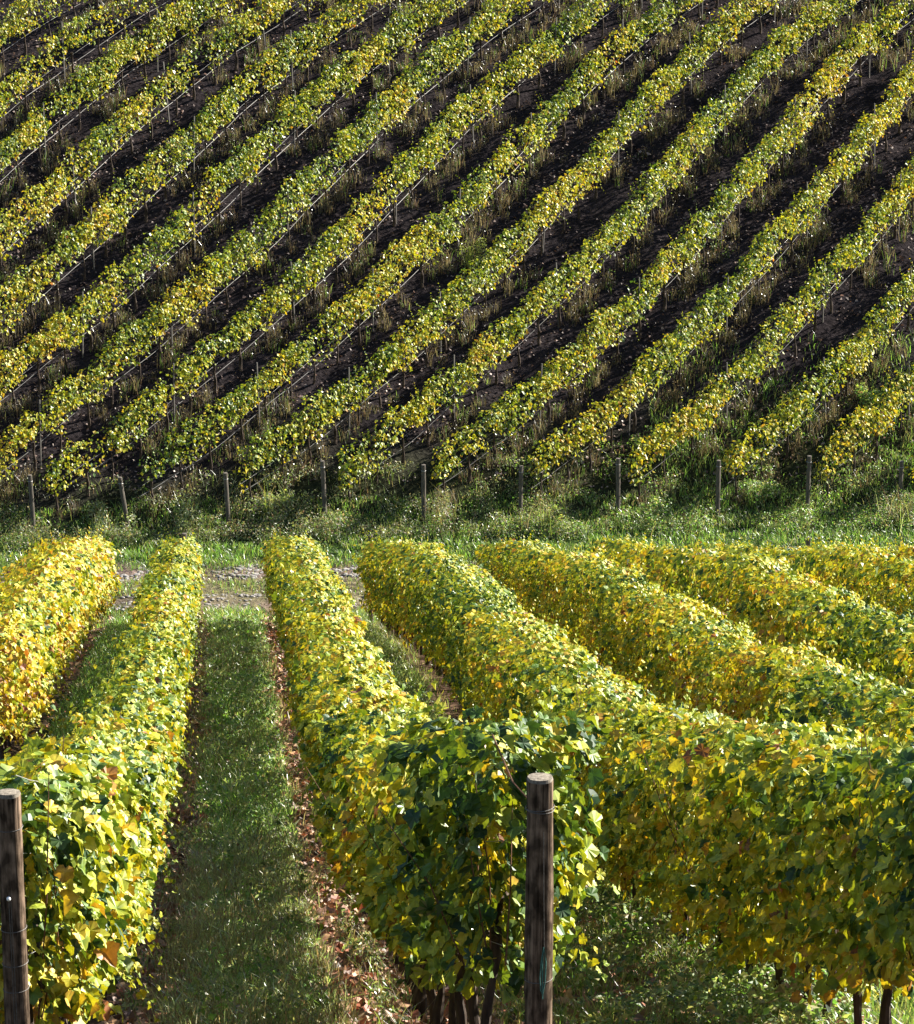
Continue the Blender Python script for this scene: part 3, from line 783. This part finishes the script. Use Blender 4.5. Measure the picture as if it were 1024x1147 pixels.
mb = MB()
grass_patch(mb, 42000, -9, 17, 74.9, 78.6, 0.14, 0.016, [tuple(0.85 * q for q in c) for c in GREENS + LUSH], 0.36)
clover(mb, 22000, -9, 17, 75.1, 78.0, 0.12, 0.06, [tuple(0.7 * q for q in c) for c in GREENS + LUSH[2:3]], 0.34)
grass_patch(mb, 22000, -9, 17, 71.0, 75.4, 0.09, 0.013, GREENS + DRY + SAGE[:2], 0.47, scale=1.1)
grass_patch(mb, 9000, -9, 17, 73.2, 74.1, 0.10, 0.014, GREENS + DRY[:2] + LUSH[:2], 0.40, scale=1.6)
grass_patch(mb, 9000, -5, 14, 70.8, 72.3, 0.16, 0.014, LUSH + GREENS, 0.40)
tag(mb.build('valley_grass', M_GRASS), 'bright green grass along the valley path below the hill bank', 'grass', kind='stuff')

# weedy bank and the foot of the hillside rows
mb = MB()
n = 900
X = RNG.uniform(-9, 19, n); V = RNG.exponential(1.6, n) - 1.3
lim = 2.2 + 0.20 * np.clip(X, -3, 20)
for x, v in zip(X, V):
    if v > 1.4 + 0.14 * max(x, -2) or not bool(seen(x, YB + v, float(land(YB + v)), 40)): continue
    d = float(NA(x * 0.6, v * 0.6 + 40, 2))
    if d < 0.44: continue
    right = x > 6.5 + random.gauss(0, 2)
    cols = (GREENS + LUSH) if right else [tuple(0.8 * q for q in c) for c in SAGE + GREENS[:2]]
    weed_clump(mb, x, YB + v, 0.22 + 0.28 * random.random(), 0.10 + 0.40 * random.random() ** 1.6 * min(1, d * 1.5), 85, cols, 0.05, 8, narrow=random.random() < 0.35, dry=0.15 if right else 0.3)
grass_patch(mb, 11000, -9, 20, 77.0, 80.5, 0.15, 0.014, GREENS + SAGE + DRY, 0.52, power=1.5, scale=1.1)
grass_patch(mb, 9000, 10, 20, 78.5, 84, 0.20, 0.014, LUSH + GREENS, 0.50, power=1.2, scale=0.9)
tag(mb.build('bank_weeds', M_WEED), 'tangled weeds and tall grass along the foot of the hill', 'weeds', kind='stuff')

# dry weeds under the rows
mb = MB()
for i, path in HILL_PATHS.items():
    L = row_frame(path, np.array([0.0]))[4]
    n = int(L * 9.0)
    s = RNG.random(n) * L
    d = NA(s * 0.5 + i * 5, np.full(n, i * 1.3), 2)
    lush = 0.42
    s = s[d > lush]
    x, y, tx, ty, _ = row_frame(path, s)
    u = RNG.normal(0.06, 0.15, len(s))
    x = x + u * ty; y = y - u * tx
    for a, b in zip(x, y):
        m = 16
        px = a + RNG.normal(0, 0.07, m); py = b + RNG.normal(0, 0.07, m)
        hh = (0.16 + 0.34 * random.random()) * (0.6 + 0.5 * RNG.random(m))
        cols = HDRY if random.random() < 0.75 else HDRY + GREENS[:3]
        blades(mb, px, py, ground(px, py) - 0.02, hh, np.full(m, 0.013), pick(cols, m, 0.25), 0.35)
        q = 10
        P = np.stack([a + RNG.normal(0, 0.08, q), b + RNG.normal(0, 0.08, q), float(ground(a, b)) + hh.max() * (0.3 + 0.7 * RNG.random(q))], 1)
        leaves(mb, P, RNG.normal(0, 1, (q, 3)), RNG.normal(0, 1, (q, 3)), np.full(q, 0.045), pick(cols, q, 0.25), SMALL)
tag(mb.build('dry_weeds', M_WEED), 'dry brownish weed stalks standing under the hillside rows', 'weeds', kind='stuff')

# fallen leaves
mb = MB()
def litter(n, x0, x1, y0, y1, size, cols, temps, cut=0.3, up=1.0, flat=0.45, scale=2.0):
    x, y = scatter(n, x0, x1, y0, y1)
    d = NA(x * scale + 50, y * scale, 2)
    k = (d > cut) & seen(x, y, land(y), 40); x, y = x[k], y[k]; n = len(x)
    nr = np.stack([RNG.normal(0, flat, n), RNG.normal(0, flat, n), np.ones(n)], 1)
    leaves(mb, np.stack([x, y, ground(x, y) + 0.012 + 0.03 * RNG.random(n)], 1), nr, RNG.normal(0, 1, (n, 3)), size * np.clip(RNG.normal(1, 0.3, n), 0.4, 1.8), pick(cols, n, 0.3), temps)
FALL = [(0.26, 0.12, 0.06), (0.18, 0.085, 0.05), (0.34, 0.20, 0.11), (0.12, 0.06, 0.04), (0.40, 0.26, 0.15), (0.30, 0.10, 0.05)]
litter(6500, 0.48, 1.12, 19, 40, 0.075, FALL, LOD1, 0.25)
litter(4200, 0.52, 1.12, 40, 72, 0.085, FALL, LOD2, 0.25)
litter(2600, -0.85, -0.30, 19, 40, 0.075, FALL, LOD1, 0.25)
litter(2600, -0.85, -0.30, 40, 72, 0.085, FALL, LOD2, 0.25)
litter(1200, 0.1, 0.7, 19, 60, 0.07, FALL, LOD1, 0.42)
litter(1900, -0.4, 0.7, 19, 28, 0.07, FALL, LOD1, 0.3)
litter(9000, 1.3, 3.9, 17, 40, 0.075, FALL, LOD1, 0.3)
litter(2500, -2.7, -1.1, 40, 72, 0.085, FALL, LOD2, 0.3)
litter(2500, 3.6, 5.4, 22, 60, 0.085, FALL, LOD2, 0.3)
HFALL = [(0.12, 0.08, 0.07), (0.20, 0.145, 0.125), (0.085, 0.055, 0.05), (0.26, 0.20, 0.18), (0.14, 0.075, 0.05)]
litter(60000, -22, 30, 79, 100, 0.07, HFALL, LOD2, 0.36, flat=0.7, scale=0.9)
tag(mb.build('fallen_leaves', M_LITTER), 'fallen brown and orange vine leaves scattered on bare soil', 'fallen leaves', kind='stuff')

# stones on the valley path
def stones(mb, n, x0, x1, y0, y1, size):
    base = []
    for a in range(3):
        for b in range(6):
            el = (-0.6, 0.15, 0.75)[a]; r = (0.85, 1.0, 0.6)[a]
            base.append((r * math.cos(b * math.pi / 3 + a * 0.5), r * math.sin(b * math.pi / 3 + a * 0.5), el * 0.7))
    base.append((0, 0, 0.65)); base = np.array(base)
    F4 = np.array([(a * 6 + b, a * 6 + (b + 1) % 6, a * 6 + 6 + (b + 1) % 6, a * 6 + 6 + b) for a in range(2) for b in range(6)])
    F3 = np.array([(12 + b, 12 + (b + 1) % 6, 18) for b in range(6)])
    x, y = scatter(n, x0, x1, y0, y1)
    k = NB(x * 1.2, y * 1.8, 2) > 0.44; x, y = x[k], y[k]
    for a, b in zip(x, y):
        s = size * (0.35 + random.random() ** 2.2 * 1.6)
        v = base * (1 + RNG.normal(0, 0.14, base.shape)) * s * np.array([1.0 + 0.5 * random.random(), 1, 0.6])
        t = random.random() * 6.28
        v = np.stack([v[:, 0] * math.cos(t) - v[:, 1] * math.sin(t), v[:, 0] * math.sin(t) + v[:, 1] * math.cos(t), v[:, 2]], 1)
        mb.add(v + np.array([a, b, float(ground(a, b)) + s * 0.15]), [F4, F3])
mb = MB()
stones(mb, 1900, -4.5, 5.5, 74.1, 75.2, 0.034)
stones(mb, 1100, -4.5, 5.5, 72.4, 73.3, 0.028)
tag(mb.build('path_gravel', M_STONE), 'pale loose stones scattered on the valley path', 'gravel', kind='stuff')

# ------------------------------------------------------------------ single weeds and bushes
def bush(name, x, y, r, h, n, cols, label, size=0.05, narrow=False, dry=0.1, group=None, stems=14):
    zb = float(ground(x, y))
    mb = MB()
    for q in range(5):                                         # several uneven tufts make one bush
        weed_clump(mb, x + RNG.normal(0, r * 0.45), y + RNG.normal(0, r * 0.45), r * (0.35 + 0.35 * random.random()), h * (0.45 + 0.6 * random.random()), n // 5, cols, size * (0.7 + 0.5 * random.random()), stems // 2, narrow, dry)
    m = 26
    blades(mb, x + RNG.normal(0, r * 0.5, m), y + RNG.normal(0, r * 0.5, m), np.full(m, zb), h * (0.7 + 0.8 * RNG.random(m)), np.full(m, 0.010 if size > 0.04 else 0.005), pick(DRY + cols, m), 0.45)
    o = mb.build(name, M_WEED, None, (x, y, zb))
    tag(o, label, 'bush' if 'bush' in name else 'weed', group)
YG = [(0.34, 0.40, 0.09), (0.26, 0.34, 0.08), (0.42, 0.45, 0.12)]
bush('round_bush', 6.15, YB + 9.2, 0.30, 0.75, 900, YG, 'feathery yellow green bush alone between two hillside rows halfway up the hill', 0.06, True, 0.0)
bush('round_bush', 15.35, YB + 3.5, 0.38, 0.50, 500, YG + LUSH, 'low yellow green bush between the eighth and ninth hillside rows', 0.055)
bush('weed_bush', 7.05, YB - 0.75, 0.60, 0.80, 900, YG + SAGE + DRY[:1], 'tall straw green weed bush between the sixth and seventh foot posts', 0.06, True, 0.25, 'weed bushes on the hill bank')
bush('weed_bush', 4.85, YB - 0.55, 0.50, 0.75, 800, SAGE + DRY[:2], 'pale dry weed bush at the fifth foot post', 0.055, True, 0.3, 'weed bushes on the hill bank')
bush('weed_bush', -3.0, YB - 0.5, 0.55, 0.60, 700, SAGE, 'broad grey green weed bush between the first and second foot posts', 0.055, False, 0.1, 'weed bushes on the hill bank')
bush('weed_bush', 1.0, YB + 0.2, 0.60, 0.65, 800, SAGE + YG[:1], 'bushy sage weed between the third and fourth foot posts', 0.055, False, 0.12, 'weed bushes on the hill bank')
bush('weed_bush', -0.9, YB - 0.4, 0.50, 0.65, 700, SAGE, 'rounded sage weed left of the third foot post', 0.055, False, 0.12, 'weed bushes on the hill bank')
bush('weed_bush', 9.7, YB - 0.7, 0.6, 0.5, 700, GREENS + LUSH + SAGE, 'low leafy green weed bush right of the seventh foot post', 0.055, False, 0.06, 'weed bushes on the hill bank')
bush('weed_bush', 12.2, YB + 0.3, 0.6, 0.5, 700, GREENS + LUSH, 'low leafy green weed bush right of the eighth foot post', 0.055, False, 0.05, 'weed bushes on the hill bank')
bush('weed_bush', 15.4, YB - 0.8, 0.55, 0.75, 800, DRY[:3] + SAGE, 'straw coloured weed bush below the tenth foot post', 0.055, True, 0.3, 'weed bushes on the hill bank')
bush('weed_plant', -0.42, 24.2, 0.16, 0.36, 260, SAGE + DRY[:3], 'dry seeding weed beside the left row, at the turf edge', 0.028, True, 0.5)
bush('weed_plant', -0.50, 26.3, 0.16, 0.26, 240, SAGE, 'small grey weed just behind the dry seeding one', 0.026, False, 0.3)
